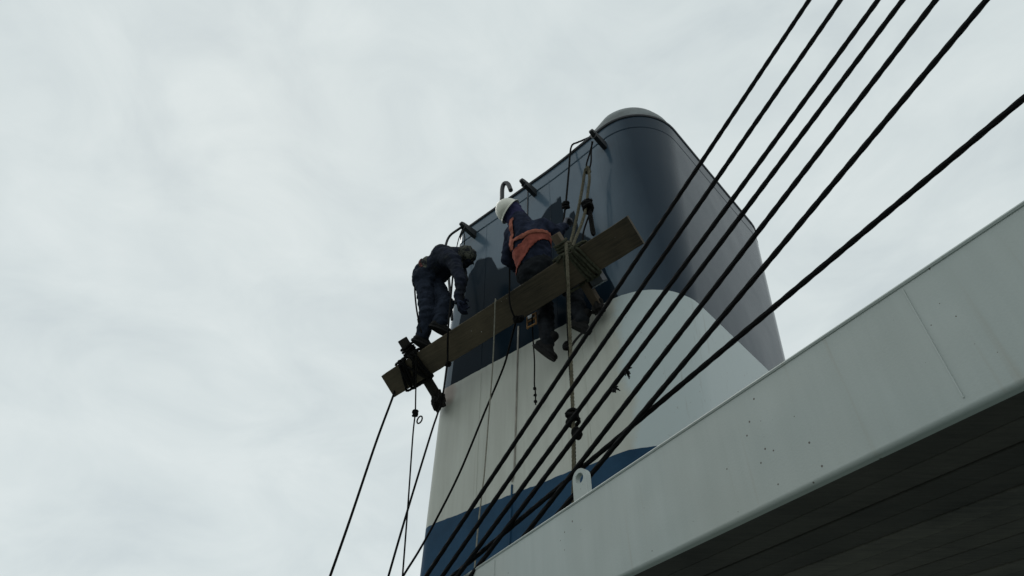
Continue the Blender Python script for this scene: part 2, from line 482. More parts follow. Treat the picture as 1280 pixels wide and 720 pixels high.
def band(name, z0, z1, mat, parent, n=6, top=None):
    bm = bmesh.new(); rows = []
    o0, o1 = outline(z0), outline(z1)
    wob = lambda p, zz: 0.007 * noise.noise(V(p[0] * 5, p[1] * 5, zz)) + 0.004 * noise.noise(V(p[0] * 23, p[1] * 23, zz))
    for i in range(n + 1):
        t = i / n
        row = []
        for k in range(len(o0)):
            za = z0 + wob(o0[k], z0); zb = top(o1[k][0]) if top else z1 + wob(o1[k], z1)
            z = za + (zb - za) * t
            f = (z - z0) / (z1 - z0)
            row.append((o0[k][0] + (o1[k][0] - o0[k][0]) * f, o0[k][1] + (o1[k][1] - o0[k][1]) * f, z))
        rows.append(row)
    loft(bm, rows)
    return mesh_obj(name, bm, mat, parent)
Z_BLUE, Z_WHITE = 3.52, 4.784
fun = thing('ship_funnel', 'large ship funnel with navy top, white middle and blue band', 'funnel')
band('blue_band', 2.30, Z_BLUE, BLUE, fun)
band('white_band', Z_BLUE, Z_WHITE, WHITE, fun, 8)
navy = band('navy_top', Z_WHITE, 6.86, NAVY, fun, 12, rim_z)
# rolled rim and the weld bead below it
def ring_path(dz, off=0.0):
    pts = []
    for (u, v) in outline(6.86):
        z = rim_z(u) + dz; pts.append((u, v, z))
    cu = sum(p[0] for p in pts) / len(pts)
    return [Vector(p) for p in pts]
bm = bmesh.new(); add_tube(bm, ring_path(0.0), 0.021, 8, True); mesh_obj('rim', bm, RIM, fun)
bm = bmesh.new()
pp = []
for (u, v) in outline(6.72): pp.append(Vector((u, v, rim_z(u) - 0.18)))
add_tube(bm, pp, 0.009, 6, True); mesh_obj('weld_bead', bm, NAVY, fun)
# closing plate inside the rim
bm = bmesh.new()
loft(bm, [[(u, v, rim_z(u) - 0.04) for (u, v) in outline(6.86, 0.012)], [(u, v, rim_z(u) + 0.02) for (u, v) in outline(6.9, 0.5)]])
bmesh.ops.holes_fill(bm, edges=[e for e in bm.edges if e.is_boundary])
mesh_obj('top_plate', bm, GREYCAP, fun)
# grey cowl over the forward end
bm = bmesh.new(); rows = []
for i in range(9):
    t = i / 8; a = t * math.pi / 2
    ins = 0.012 + 0.46 * (1 - math.cos(a)); h = 0.01 + 0.56 * math.sin(a)
    row = []
    for (u, v) in outline(6.95, ins):
        w = max(0.0, min(1.0, (2.20 - u) / 0.50)) ** 0.65
        row.append((u, v, rim_z(u) - 0.03 + (h + 0.0) * w))
    rows.append(row)
loft(bm, rows); bmesh.ops.holes_fill(bm, edges=[e for e in bm.edges if e.is_boundary])
mesh_obj('cowl', bm, GREYCAP, fun)
# conduit down the white plating and a short vertical seam under the middle lug
bm = bmesh.new(); add_tube(bm, catmull([(2.850, 0.004, 5.027), (2.873, 0.004, 4.438), (2.902, 0.004, 3.743), (2.926, 0.004, 3.613)], 6), 0.008, 8)
mesh_obj('conduit', bm, BATTEN, fun)
bm = bmesh.new(); add_tube(bm, [V((2.926, 0.004, 3.588)), V((2.949, 0.004, 3.167))], 0.008, 8)
mesh_obj('conduit', bm, BLUE, fun)
bm = bmesh.new(); add_tube(bm, [V((2.697, 0.003, 6.859)), V((2.743, 0.003, 5.724))], 0.007, 6)
mesh_obj('plate_seam', bm, RIM, fun)
for us, z0, z1, mt in ((3.30, 3.56, 4.74, WHITE), (2.20, 3.56, 4.74, WHITE), (3.30, 4.83, 6.70, NAVY), (2.42, 4.83, 6.72, NAVY)):
    bm = bmesh.new(); add_tube(bm, [V(us + random.uniform(-.003, .003), 0.0005, z0 + (z1 - z0) * i / 12) for i in range(13)], 0.0026, 6); mesh_obj('weld_seam', bm, mt, fun)
# three horizontal lugs welded under the rim, each a tapered plate with an eye
def lug(root, L=0.23):
    bm = bmesh.new(); u, v, z = root
    prof = [(-.01, -.06), (-.01, .045), (L * .45, .034), (L * .85, .028), (L, .014), (L, -.014), (L * .8, -.030), (L * .4, -.048)]
    for s in (-1, 1):
        pass
    A = [bm.verts.new((u - 0.021, a, z + b)) for a, b in prof]; B = [bm.verts.new((u + 0.021, a, z + b)) for a, b in prof]
    bm.faces.new(A); bm.faces.new(B[::-1])
    for k in range(len(A)): bm.faces.new((A[k], A[(k + 1) % 8], B[(k + 1) % 8], B[k]))
    bmesh.ops.bevel(bm, geom=bm.edges[:], offset=0.004, segments=1, affect='EDGES')
    # shackle hanging in the eye
    c = V(u, L * .78, z - 0.03)
    add_tube(bm, catmull([c + V(-.024, 0, .03), c + V(-.026, 0, 0), c + V(0, 0, -.034), c + V(.026, 0, 0), c + V(.024, 0, .03)], 5), 0.007, 6)
    mesh_obj('lug', bm, DKSTEEL, fun)
LUG1, LUG2, LUG3 = (3.479, 0.000, 6.663), (2.605, 0.000, 6.666), (1.722, 0.000, 6.654)
for q in (LUG1, LUG2, LUG3): lug(q)
# gooseneck vent behind the rim
bm = bmesh.new()
add_tube(bm, catmull([(3.139, -0.060, 6.868), (3.136, -0.060, 7.071), (3.133, -0.060, 7.238), (3.102, -0.060, 7.292), (3.046, -0.060, 7.238), (3.002, -0.060, 7.088)], 6), 0.026, 10)
mesh_obj('gooseneck_vent', bm, DKSTEEL, fun)

# ------------------------------------------------------------------ overhead deck with white edge, padeye and planked underside
GX = Vector((-0.47815, 0.87828, 0)); GN = Vector((-0.87828, -0.47815, 0))   # along the edge; outboard (towards the camera side)
FPt = Vector((0.54756, 2.16980, 0))
def DP(s, o, z): return FPt + GX * s + GN * o + Vector((0, 0, z))
ZLO, ZHI = 2.35, 2.736
deck = thing('upper_deck', 'white painted edge of the deck overhead with dark planked underside', 'deck', mtx=Matrix())
deck['kind'] = 'structure'
bm = bmesh.new()
prof = [(0.0, ZHI), (0.012, ZHI - .004), (0.0, ZHI - .014)]
prof = [(-0.03, ZHI), (-0.006, ZHI), (0.0, ZHI - .006), (0.0, ZLO + .014)]
for i in range(1, 8):
    a = R(90 * i / 7); prof.append((-0.014 + 0.014 * math.cos(a), ZLO + .014 - 0.014 * math.sin(a)))
prof += [(-0.03, ZLO)]
rows = []
for i in range(25):
    s = -2.6 + (3.4 + 2.6) * i / 24
    rows.append([DP(s, o, z) for o, z in prof])
loft(bm, rows, True)
bmesh.ops.holes_fill(bm, edges=[e for e in bm.edges if e.is_boundary])
mesh_obj('edge_plate', bm, FASCIA, deck)
# rolled top lip and two butt welds in the edge plate
bm = bmesh.new(); add_tube(bm, [DP(-2.6 + 6 * i / 20, 0.0, ZHI - .004) for i in range(21)], 0.006, 6); mesh_obj('top_lip', bm, FASCIA, deck)
for s in (-1.05, 1.33):
    bm = bmesh.new(); add_tube(bm, [DP(s, 0.0005, z) for z in (ZLO + .03, ZLO + .2, ZHI - .02)], 0.0025, 5); mesh_obj('butt_weld', bm, FASCIA, deck)
# deck plating on top, stopping clear of the funnel side, and planks beneath
bm = bmesh.new(); add_box(bm, DP(0.4, -0.29, ZHI - 0.06), GX, GN, Z, 2.95, 0.255, 0.045); mesh_obj('deck_plate', bm, DECKM, deck, smooth=False)
pl = None
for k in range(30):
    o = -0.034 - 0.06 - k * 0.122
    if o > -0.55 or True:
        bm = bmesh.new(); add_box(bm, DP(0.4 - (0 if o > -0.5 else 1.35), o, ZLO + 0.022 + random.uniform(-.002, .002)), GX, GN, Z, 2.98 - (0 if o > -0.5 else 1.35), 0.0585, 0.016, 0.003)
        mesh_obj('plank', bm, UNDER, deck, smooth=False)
# padeye standing on the edge: a round-topped plate with a hole
pe = DP(0.545, -0.03, ZHI)
ang = R(-52)
px_ = (Matrix.Rotation(ang, 3, 'Z') @ Vector((1, 0, 0))); pn = px_.cross(Z).normalized()
bm = bmesh.new()
outer, inner = [], []
NS = 28; rw = 0.045; hc = 0.105
for k in range(NS):
    a = 2 * math.pi * k / NS
    inner.append((0.025 * math.cos(a), hc + 0.025 * math.sin(a)))
    if math.sin(a) >= 0: outer.append((rw * math.cos(a), hc + rw * math.sin(a)))
    else:
        c_, s_ = math.cos(a), math.sin(a)
        t = min(rw / max(abs(c_), 1e-6), (hc + .01) / max(abs(s_), 1e-6)); outer.append((c_ * t, hc + s_ * t))
th_ = 0.014
rw4 = []
for prof, o in ((inner, -th_), (outer, -th_), (outer, th_), (inner, th_), (inner, -th_)):
    rw4.append([pe + px_ * a + Z * b + pn * o for a, b in prof])
loft(bm, rw4, True); bmesh.ops.remove_doubles(bm, verts=bm.verts[:], dist=1e-5)
mesh_obj('padeye', bm, FASCIA, deck)

# ------------------------------------------------------------------ hanging stage
TAU = R(39); UL, UR_, ZL_, ZR_, VC, PW, PT = 4.107, 1.382, 4.758, 4.889, 0.40, 0.232, 0.040
E2 = Vector((0, math.cos(TAU), math.sin(TAU))); E3 = Vector((0, -math.sin(TAU), math.cos(TAU)))
def zc(u): return ZL_ + (UL - u) / (UL - UR_) * (ZR_ - ZL_)
def Q(u, w, h): return Vector((u, VC, zc(u))) + E2 * w + E3 * h
E1 = (Q(UR_, 0, 0) - Q(UL, 0, 0)).normalized()
stage = thing('hanging_stage', 'long brown plank stage with two lashed crossbars hung against the funnel', 'stage', base=(2.75, 0.4, 4.8))
bm = bmesh.new()
rows = []
rng = random.Random(3)
NSEG = 40
for i in range(NSEG + 1):
    u = UL + (UR_ - UL) * i / NSEG
    j = lambda: rng.uniform(-.0018, .0018)
    hw = PW / 2; c = 0.004
    bowl = -0.006 * math.sin(math.pi * i / NSEG)
    wear = 0.010 * max(0, 1 - min(i, NSEG - i) / 1.2)
    rows.append([Q(u, (a + j()) * (1 - wear), b * (1 - wear * 8) + j() * .5 + bowl) for a, b in ((-hw, c), (-hw + c, 0), (hw - c, 0), (hw, c), (hw, PT - c), (hw - c, PT), (-hw + c, PT), (-hw, PT - c))])
loft(bm, rows, True)
bmesh.ops.holes_fill(bm, edges=[e for e in bm.edges if e.is_boundary])
mesh_obj('plank', bm, PLANK, stage, smooth=False)
U_R, U_L = 1.955, 3.74
def crossbar(u, mat, w0, w1, hw=0.034, hh=0.034):
    bm = bmesh.new()
    a, b = Q(u, w0, PT + hh + .001), Q(u, w1, PT + hh + .001)
    add_box(bm, (a + b) / 2, E2, X, E3, (b - a).length / 2, hw, hh, 0.006)
    return mesh_obj('crossbar', bm, mat, stage)
def w_at_v(v, h): return (v - VC + math.sin(TAU) * h) / math.cos(TAU)
crossbar(U_R, HORN, w_at_v(0.05, PT + .034), 0.30)
crossbar(U_L, HORN_DK, w_at_v(0.05, PT + .034), 0.292)
# rag pads between the crossbar ends and the plating
def rag(u, seed, mat=RAG, sc=1.0):
    bm = bmesh.new(); rng = random.Random(seed)
    c = Q(u, w_at_v(0.085, PT + .034), PT + .03)
    bmesh.ops.create_icosphere(bm, subdivisions=4, radius=1)
    for v in bm.verts:
        n = v.co.normalized()
        k = 1 + 0.55 * noise.noise(n * 2.3 + V(seed, 0, 0)) + 0.24 * noise.noise(n * 6 + V(0, seed, 0))
        p = V(n.x * 0.060 * k * sc, n.y * 0.062 * k * sc, n.z * 0.085 * k * sc - .012)
        p = p + c
        p.y = max(0.004, p.y)
        v.co = p
    # trailing corner of cloth
    mesh_obj('rag_pad', bm, mat, stage)
rag(U_L, 2); rag(U_R, 5, sc=0.8)
# lashings
def wrap_loop(u, skew, pad, top=PT, n=6, seed=0):
    """closed turn round the plank section"""
    rng = random.Random(seed); hw = PW / 2 + pad
    pts2 = [(-hw, -pad * .2), (-hw * .7, -pad), (0, -pad), (hw * .7, -pad), (hw, -pad * .2), (hw, top + pad * .2), (hw * .7, top + pad), (0, top + pad), (-hw * .7, top + pad), (-hw, top + pad * .2)]
    P = []
    for i, (w, h) in enumerate(pts2):
        bot = h < top / 2
        uu = u + (skew * (w / hw) if bot else -skew * (w / hw)) + rng.uniform(-.004, .004)
        P.append(Q(uu, w, h))
    return catmull(P, 4, True)
def lashing(u, mat, rad, plank_turns, stub_turns, w_stub, seed):
    bm = bmesh.new(); rng = random.Random(seed)
    for k, (du, sk) in enumerate(plank_turns):
        p = wrap_loop(u + du, sk, rad * (1.05 + 0.5 * (k % 2)), seed=seed + k)
        add_rope(bm, p + [p[0]], rad)
    for k in range(stub_turns):
        w = w_stub + k * rad * 2.1
        P = []
        hw = 0.034 + rad
        for i in range(16):
            a = 2 * math.pi * i / 16
            cx, cy = math.cos(a), math.sin(a)
            m = max(abs(cx), abs(cy)) ** 0.7
            P.append(Q(u + cx * hw / m, w + math.sin(a) * .006 + rng.uniform(-.003, .003), PT + .034 + cy * hw / m))
        add_rope(bm, catmull(P, 3, True) + [P[0]], rad)
    # frapping turns that bind the bar to the plank edge
    for s in (-1, 1):
        P = [Q(u + s * 0.07, PW / 2 - .01, -rad), Q(u + s * .03, PW / 2 + rad, -rad * .3), Q(u - s * .02, PW / 2 + rad * 1.4, PT + rad), Q(u - s * .045, PW / 2 + .03, PT + .05), Q(u - s * 0.03, PW / 2 + .02, PT + .078), Q(u + s * .02, PW / 2 - .0, PT + .08)]
        add_rope(bm, catmull(P, 6), rad)
    mesh_obj('lashing', bm, mat, stage)
lashing(U_R, GREENROPE, 0.0115, [(-0.055, 0.02), (-0.08, 0.03), (-0.108, 0.02), (-0.135, 0.035), (-0.16, 0.03), (0.05, -.06)], 4, PW / 2 + .03, 11)
lashing(U_L, BLKROPE, 0.012, [(-0.06, 0.02), (-0.09, 0.04), (-0.12, 0.02), (0.06, -.02), (0.09, -.03), (0.115, -.01), (0.14, -.05), (0.0, 0.09), (0.0, -.09)], 4, PW / 2 + .02, 23)

# ------------------------------------------------------------------ stays: black wires crossing in front
def wire(pts, rad, label, group='black stay wires in front of the funnel', bits=()):
    bm = bmesh.new()
    P = [V(p) for p in pts]
    d0 = (P[0] - P[1]).normalized(); d1 = (P[-1] - P[-2]).normalized()
    path = [P[0].lerp(P[-1], 0)]
    path = catmull(P, 10)
    add_rope_fast = resample(path, 0.05)
    # laid wire: six shallow strands
    fr_path = resample(path, rad * 1.6); fr = frames(fr_path); s = 0; rings = []
    sides = 12
    for i, p in enumerate(fr_path):
        if i: s += (p - fr_path[i - 1]).length
        ph = s / rad * 0.16
        ring = []
        for k in range(sides):
            a = 2 * math.pi * k / sides
            r = rad * (1 + 0.05 * math.cos(6 * a)); 
            ring.append(bm.verts.new(p + (fr[i][0] * math.cos(a + ph / 1) + fr[i][1] * math.sin(a + ph)) * r))
        rings.append(ring)
    for A, B in zip(rings, rings[1:]):
        for k in range(sides): bm.faces.new((A[k], A[(k + 1) % sides], B[(k + 1) % sides], B[k]))
    bm.faces.new(rings[0][::-1]); bm.faces.new(rings[-1])
    o = mesh_obj('stay_wire', bm, WIRE)
    tag(o, label, 'wire', group)
    for j, c in enumerate(bits):
        b = bmesh.new(); rg = random.Random(j + 5)
        for q in range(9):
            e_ = V(rg.uniform(-.035, .02), rg.uniform(-.02, .02), rg.uniform(-.045, .005))
            add_tube(b, catmull([V(c), V(c) + e_ * .5 + V(0, 0, .006), V(c) + e_], 3), [.007] * 3 + [.006] * 2 + [.003] * 2, 5)
        kn = mesh_obj('wire_whipping', b, WIRE, None); kn.matrix_world = Matrix(); kn.parent = o
    return o
def ext(a, b, k): a, b = V(a), V(b); return tuple(b + (b - a) * k)
def wire_px(a, b, rad, label, k0, k1, bits=()):
    a, b = V(a), V(b); d = b - a
    wire([a - d * k0, a + d * .0, a + d * .5, b, b + d * k1], rad, label, bits=bits)
wire_px((2.933, 0.740, 2.785), (0.875, 0.900, 4.335), 0.0125, 'uppermost black stay wire, crossing the right end of the plank', 0.10, 1.5)
wire_px((2.794, 0.740, 2.756), (0.929, 0.900, 4.064), 0.0125, 'second black stay wire counted down from the plank end', 0.10, 1.6)
wire_px((2.668, 0.740, 2.730), (0.979, 0.900, 3.810), 0.0125, 'third black stay wire counted down from the plank end', 0.10, 1.8)
wire_px((2.554, 0.740, 2.714), (1.010, 0.900, 3.653), 0.0125, 'fourth black stay wire, with two frayed tufts hanging from it', 0.10, 2.0, bits=((1.357, 0.860, 3.437), (1.448, 0.850, 3.370)))
wire_px((2.391, 0.740, 2.672), (1.052, 0.900, 3.445), 0.0125, 'fifth black stay wire, passing just behind the padeye', 0.10, 2.2)
wire_px((2.300, 0.740, 2.653), (1.087, 0.900, 3.265), 0.0125, 'lowest steep black stay wire, crossing the flatter wire', 0.10, 2.4)
wire_px((2.750, 0.700, 2.756), (1.122, 0.860, 3.211), 0.0125, 'flatter black stay wire slanting across the other stays', 0.10, 2.2)

# ------------------------------------------------------------------ ropes
def rope(name, pts, rad, mat, label, cat='rope', laid=False, knots=(), n=8, group=None, sides=7):
    bm = bmesh.new(); path = catmull(pts, n)
    if laid: add_rope(bm, path, rad)
    else: add_tube(bm, resample(path, 0.03), rad, sides)
    o = mesh_obj(name, bm, mat); tag(o, label, cat, group)
    for i, (c, size, kr, tn, ax) in enumerate(knots):
        b = bmesh.new(); add_knot(b, c, ax, size, kr, tn, seed=i * 7 + int(c[2] * 100))
        kn = mesh_obj('knot', b, mat, None); kn.matrix_world = Matrix(); kn.parent = o
    return o
DN = (0.05, 0, 1)
# left side
rope('mooring_line', [(3.911, 0.400, 4.945), (4.019, 0.360, 4.786), (4.088, 0.345, 4.643), (4.120, 0.420, 4.193), (4.184, 0.500, 3.529), (4.243, 0.550, 3.090), (4.246, 0.600, 2.823)], 0.0105, BLKROPE, 'black rope slanting down left from the plank tip across the sky')
rope('hanging_rope', [(3.545, 0.550, 4.828), (3.679, 0.420, 4.672), (3.713, 0.370, 4.491), (3.706, 0.360, 4.335), (3.702, 0.360, 4.125), (3.663, 0.360, 3.541), (3.632, 0.360, 3.007), (3.620, 0.360, 2.761)], 0.0065, BLKROPE,
     'thin black rope with a ball knot and ring below the aft crossbar', knots=[((3.706, 0.360, 4.335), 0.016, 0.013, 3, DN)])
bm = bmesh.new(); c = (3.632, 0.360, 4.246)
add_tube(bm, [V(c) + V(0.032 * math.cos(a), 0.004, 0.032 * math.sin(a)) for a in [2 * math.pi * k / 20 for k in range(20)]], 0.0065, 7, True)
tag(mesh_obj('rope_ring', bm, BLKROPE), 'small black ring hanging against the sky below the ball knot', 'ring')
rope('guy_rope', [(3.270, 0.450, 5.589), (3.177, 0.530, 5.050), (3.175, 0.530, 4.830), (3.275, 0.430, 4.727), (3.325, 0.380, 4.653), (3.655, 0.120, 4.591), (3.652, 0.160, 4.402), (3.568, 0.280, 4.137), (3.606, 0.400, 3.476), (3.676, 0.450, 2.996), (3.670, 0.500, 2.743)], 0.0085, BLKROPE,
     'black rope passing the aft rag pad and crossing the funnel edge', knots=[((3.315, 0.380, 4.648), 0.018, 0.008, 3, (1, 0, 0.4))])
rope('slack_rope', [(2.633, 0.270, 4.838), (2.776, 0.200, 4.671), (2.882, 0.160, 4.520), (3.097, 0.140, 4.205), (3.325, 0.160, 3.760), (3.512, 0.200, 3.426), (3.648, 0.220, 3.231), (3.771, 0.250, 3.061), (3.870, 0.300, 2.841)], 0.0085, BLKROPE,
     'black slack rope sweeping down left from under the plank middle')
rope('pale_line', [(2.662, 0.470, 4.883), (2.648, 0.505, 4.912), (2.660, 0.500, 4.872), (2.760, 0.400, 4.729), (2.865, 0.300, 4.478), (2.972, 0.220, 4.084), (3.018, 0.200, 3.679), (3.035, 0.200, 3.519), (3.063, 0.200, 3.279), (3.076, 0.200, 3.093), (3.089, 0.200, 2.916)], 0.0055, PALEROPE,
     'thin pale line looped over the plank edge and hanging down')
rope('lifeline', [(2.431, 0.580, 5.060), (2.477, 0.530, 4.974), (2.512, 0.490, 4.801), (2.534, 0.410, 4.715), (2.528, 0.370, 4.688)], 0.007, BLKROPE, 'dark lifeline from the seated worker down across the plank',
     knots=[((2.527, 0.380, 4.705), 0.022, 0.009, 4, (1, 0.2, 0.3)), ((2.476, 0.390, 4.688), 0.016, 0.008, 3, (1, 0.2, 0.3))])
rope('chain_line', [(2.479, 0.260, 4.776), (2.559, 0.160, 4.681), (2.616, 0.080, 4.499), (2.640, 0.060, 4.307), (2.633, 0.060, 4.246), (2.633, 0.060, 4.118)], 0.006, BLKROPE, 'short dark line ending in small knots beside the conduit',
     knots=[((2.637, 0.060, 4.262), 0.008, 0.006, 2, DN), ((2.635, 0.060, 4.203), 0.008, 0.006, 2, DN), ((2.633, 0.060, 4.145), 0.009, 0.006, 2, DN)])
# cable and small loops at the aft lug
rope('hose', [(3.498, 0.190, 6.641), (3.562, 0.200, 6.628), (3.662, 0.200, 6.623), (3.713, 0.200, 6.557), (3.720, 0.200, 6.437), (3.669, 0.200, 6.187), (3.596, 0.200, 5.802), (3.519, 0.200, 5.346)], 0.014, DKSTEEL, 'thick black hose bowing over the bent worker from the aft lug', cat='hose')
rope('lug_sling', [(3.483, 0.190, 6.604), (3.557, 0.170, 6.496), (3.600, 0.150, 6.320), (3.553, 0.150, 6.054), (3.506, 0.150, 6.209), (3.454, 0.170, 6.423), (3.469, 0.190, 6.581)], 0.0055, BLKROPE, 'thin black sling looped from the aft lug behind the bent worker')
rope('harness_tail', [(3.625, 0.620, 5.715), (3.584, 0.630, 5.487), (3.535, 0.620, 5.241), (3.518, 0.580, 5.080), (3.506, 0.550, 4.983)], 0.008, BLKROPE, 'black harness tail hanging behind the legs of the bent worker')
# falls at the forward lug
rope('hand_fall', [(1.919, -0.060, 7.045), (1.960, 0.020, 6.943), (2.003, 0.030, 6.946), (2.080, 0.040, 6.925), (2.072, 0.140, 6.413), (2.072, 0.220, 5.952), (2.080, 0.260, 5.708), (2.083, 0.290, 5.521), (2.083, 0.320, 5.294), (2.069, 0.360, 5.027)], 0.010, BLKROPE,
     'dark rope over the rim held in the seated worker\'s glove', laid=True, knots=[((2.080, 0.230, 5.851), 0.026, 0.012, 4, DN)])
rope('lug_strop', [(1.732, 0.200, 6.516), (1.789, 0.190, 6.392), (1.839, 0.190, 6.267), (1.831, 0.190, 6.165), (1.790, 0.190, 6.248), (1.770, 0.190, 6.399), (1.740, 0.200, 6.524)], 0.008, BLKROPE, 'short black strop hooked on the forward lug')
rope('stage_fall', [(1.825, 0.190, 6.219), (1.860, 0.200, 6.158), (1.892, 0.220, 5.949), (1.925, 0.270, 5.642), (1.951, 0.320, 5.390), (1.949, 0.400, 5.139), (1.914, 0.500, 4.977)], 0.0145, TAN,
     'tan rope from the strop down left to the forward crossbar', laid=True, knots=[((1.834, 0.190, 6.180), 0.020, 0.012, 3, DN)])
rope('stage_fall', [(1.825, 0.190, 6.219), (1.817, 0.200, 6.051), (1.840, 0.220, 5.851), (1.867, 0.250, 5.614), (1.890, 0.300, 5.410), (1.911, 0.370, 5.209), (1.902, 0.440, 5.049)], 0.0135, TAN,
     'tan rope with a dark hitch beside the left running one', laid=True)
rope('hitch_tail', [(1.876, 0.230, 5.764), (1.850, 0.220, 5.668), (1.837, 0.220, 5.556), (1.833, 0.220, 5.434), (1.824, 0.230, 5.303), (1.836, 0.240, 5.304), (1.848, 0.230, 5.456), (1.850, 0.230, 5.598)], 0.0125, BLKROPE,
     'dark doubled rope tail under a big hitch by the forward fall', laid=True, knots=[((1.852, 0.235, 5.667), 0.038, 0.015, 5, DN)])
rope('dark_fall', [(1.890, 0.140, 5.695), (1.930, 0.160, 5.575), (1.949, 0.200, 5.417), (1.946, 0.240, 5.214)], 0.008, BLKROPE, 'thin dark rope behind the hitch going down to the plank')
rope('tail_rope', [(1.838, 0.560, 4.956), (1.847, 0.600, 4.915), (1.838, 0.620, 4.785), (1.857, 0.600, 4.598), (1.911, 0.540, 4.408), (1.953, 0.500, 4.107), (1.965, 0.500, 3.797), (1.978, 0.500, 3.516), (1.996, 0.500, 3.262), (2.014, 0.500, 3.052), (2.034, 0.500, 2.816)], 0.0125, TAN,
     'long tan rope hanging from the forward crossbar down past the padeye', laid=True)
rope('bound_rope', [(2.017, 0.400, 4.667), (1.989, 0.460, 4.356), (1.988, 0.470, 4.128), (1.989, 0.475, 3.819), (1.991, 0.480, 3.585), (1.993, 0.485, 3.369), (2.014, 0.490, 3.079), (2.036, 0.490, 2.819)], 0.010, BLKROPE,
     'dark rope with two large knots bound beside the long tan rope', laid=True, knots=[((1.991, 0.490, 4.111), 0.020, 0.011, 3, DN), ((1.978, 0.500, 3.560), 0.034, 0.013, 4, DN), ((1.957, 0.500, 3.449), 0.022, 0.011, 3, (0.4, 0, 1))])
rope('slack_bight', [(1.991, 0.460, 4.108), (2.017, 0.360, 4.238), (2.039, 0.240, 4.382), (2.039, 0.140, 4.484)], 0.009, BLKROPE, 'short dark bight from the small knot to the forward boot')

# ------------------------------------------------------------------ small gear on the stage
tray = thing('paint_tray', 'grey paint smeared tray on the plank edge beside the forward crossbar', 'tray', base=tuple(Q(1.87, -0.14, PT)))
bm = bmesh.new()
c0 = Q(1.855, -0.135, PT + .004)
def tq(a, b, h): return c0 + X * a + E2 * b + E3 * h
bot = [tq(-.05, -.055, 0), tq(.05, -.055, 0), tq(.05, .05, 0), tq(-.05, .05, 0)]
top = [tq(-.065, -.07, .05), tq(.065, -.07, .05), tq(.065, .06, .05), tq(-.065, .06, .05)]
topi = [tq(-.060, -.065, .05), tq(.060, -.065, .05), tq(.060, .055, .05), tq(-.060, .055, .05)]
boti = [tq(-.046, -.051, .004), tq(.046, -.051, .004), tq(.046, .046, .004), tq(-.046, .046, .004)]
vr = loft(bm, [boti, topi, top, bot]); bm.faces.new(vr[0]); bm.faces.new(vr[3][::-1])
mesh_obj('pan', bm, TRAYD, tray, smooth=False)
bm = bmesh.new(); rr = []
for i in range(7):
    t = i / 6
    rr.append([tq(-.064 + .128 * t, -.0715 - .003 * math.sin(9 * t), .052 + .004 * math.sin(7 * t)), tq(-.064 + .128 * t, -.0735, .03 - .02 * t + .012 * math.sin(11 * t)), tq(-.058 + .116 * t, -.064, .006 + .02 * abs(math.sin(4 * t)))])
loft(bm, rr, False); bmesh.ops.solidify(bm, geom=bm.faces[:], thickness=0.002)
mesh_obj('paint_drip', bm, TRAYW, tray)
fr_c = V((2.501, 0.240, 4.759))
frm = thing('batten_frame', 'small orange brown batten frame hanging under the plank by the conduit', 'frame', base=tuple(fr_c))
for a, b in (((-.045, -.058), (-.045, .062)), ((.045, -.058), (.045, .062)), ((-.052, -.05), (.052, -.05)), ((-.052, .01), (.052, .01)), ((-.052, .058), (.052, .058))):
    bm = bmesh.new(); p, q = fr_c + V(a[0], 0, a[1]), fr_c + V(b[0], 0, b[1]); ax = (q - p).normalized()
    add_box(bm, (p + q) / 2, ax, Y, ax.cross(Y), (q - p).length / 2, 0.006, 0.0055, 0.001)
    mesh_obj('batten', bm, FRAMEW, frm, smooth=False)
bm = bmesh.new(); add_box(bm, fr_c + V(0, -.012, 0.03), X, Y, Z, .044, .004, .03, .001); mesh_obj('backing', bm, TRAYD, frm, smooth=False)
bm = bmesh.new(); add_box(bm, fr_c + V(0.012, 0.006, 0.045), X, Y, Z, .022, .004, .016, .003); mesh_obj('paint_blob', bm, TRAYW, frm)

# ------------------------------------------------------------------ people
def cone_sdf(p, a, b, ra, rb):
    ab = b - a; L2 = ab.length_squared
    t = 0 if L2 < 1e-12 else max(0, min(1, (p - a).dot(ab) / L2))
    return (p - (a + ab * t)).length - (ra + (rb - ra) * t)

def remesh_body(prims, voxel, smooth_it=6):
    """prims: (a, b, ra, rb, zone[, flat axis, factor]) tapered capsules, unioned into one continuous skin"""
    bm = bmesh.new(); add_sphere(bm, (0, 0, 0), 1, seg=16, ring=10)
    bm.verts.index_update()
    sv_ = np.array([v.co[:] for v in bm.verts]); sf = [[v.index for v in f.verts] for f in bm.faces]; bm.free()
    VV, FF = [], []
    for pr in prims:
        a, b, ra, rb = np.array(pr[0]), np.array(pr[1]), pr[2], pr[3]
        d = b - a; L = np.linalg.norm(d)
        n = max(2, int(L / (min(ra, rb) * 0.35)) + 1)
        for i in range(n + 1):
            t = i / n; o_ = len(VV) * len(sv_)
            VV.append(sv_ * (ra + (rb - ra) * t) + a + d * t); FF += [[k + o_ for k in f] for f in sf]
    me = bpy.data.meshes.new('tmp'); me.from_pydata(np.concatenate(VV).tolist(), [], FF)
    o = bpy.data.objects.new('tmp', me); COL.objects.link(o)
    m = o.modifiers.new('r', 'REMESH'); m.mode = 'VOXEL'; m.voxel_size = voxel
    s = o.modifiers.new('s', 'SMOOTH'); s.iterations = smooth_it; s.factor = 0.5
    dg = bpy.context.evaluated_depsgraph_get()
    res = bpy.data.meshes.new_from_object(o.evaluated_get(dg))
    bpy.data.objects.remove(o); bpy.data.meshes.remove(me)
    return res

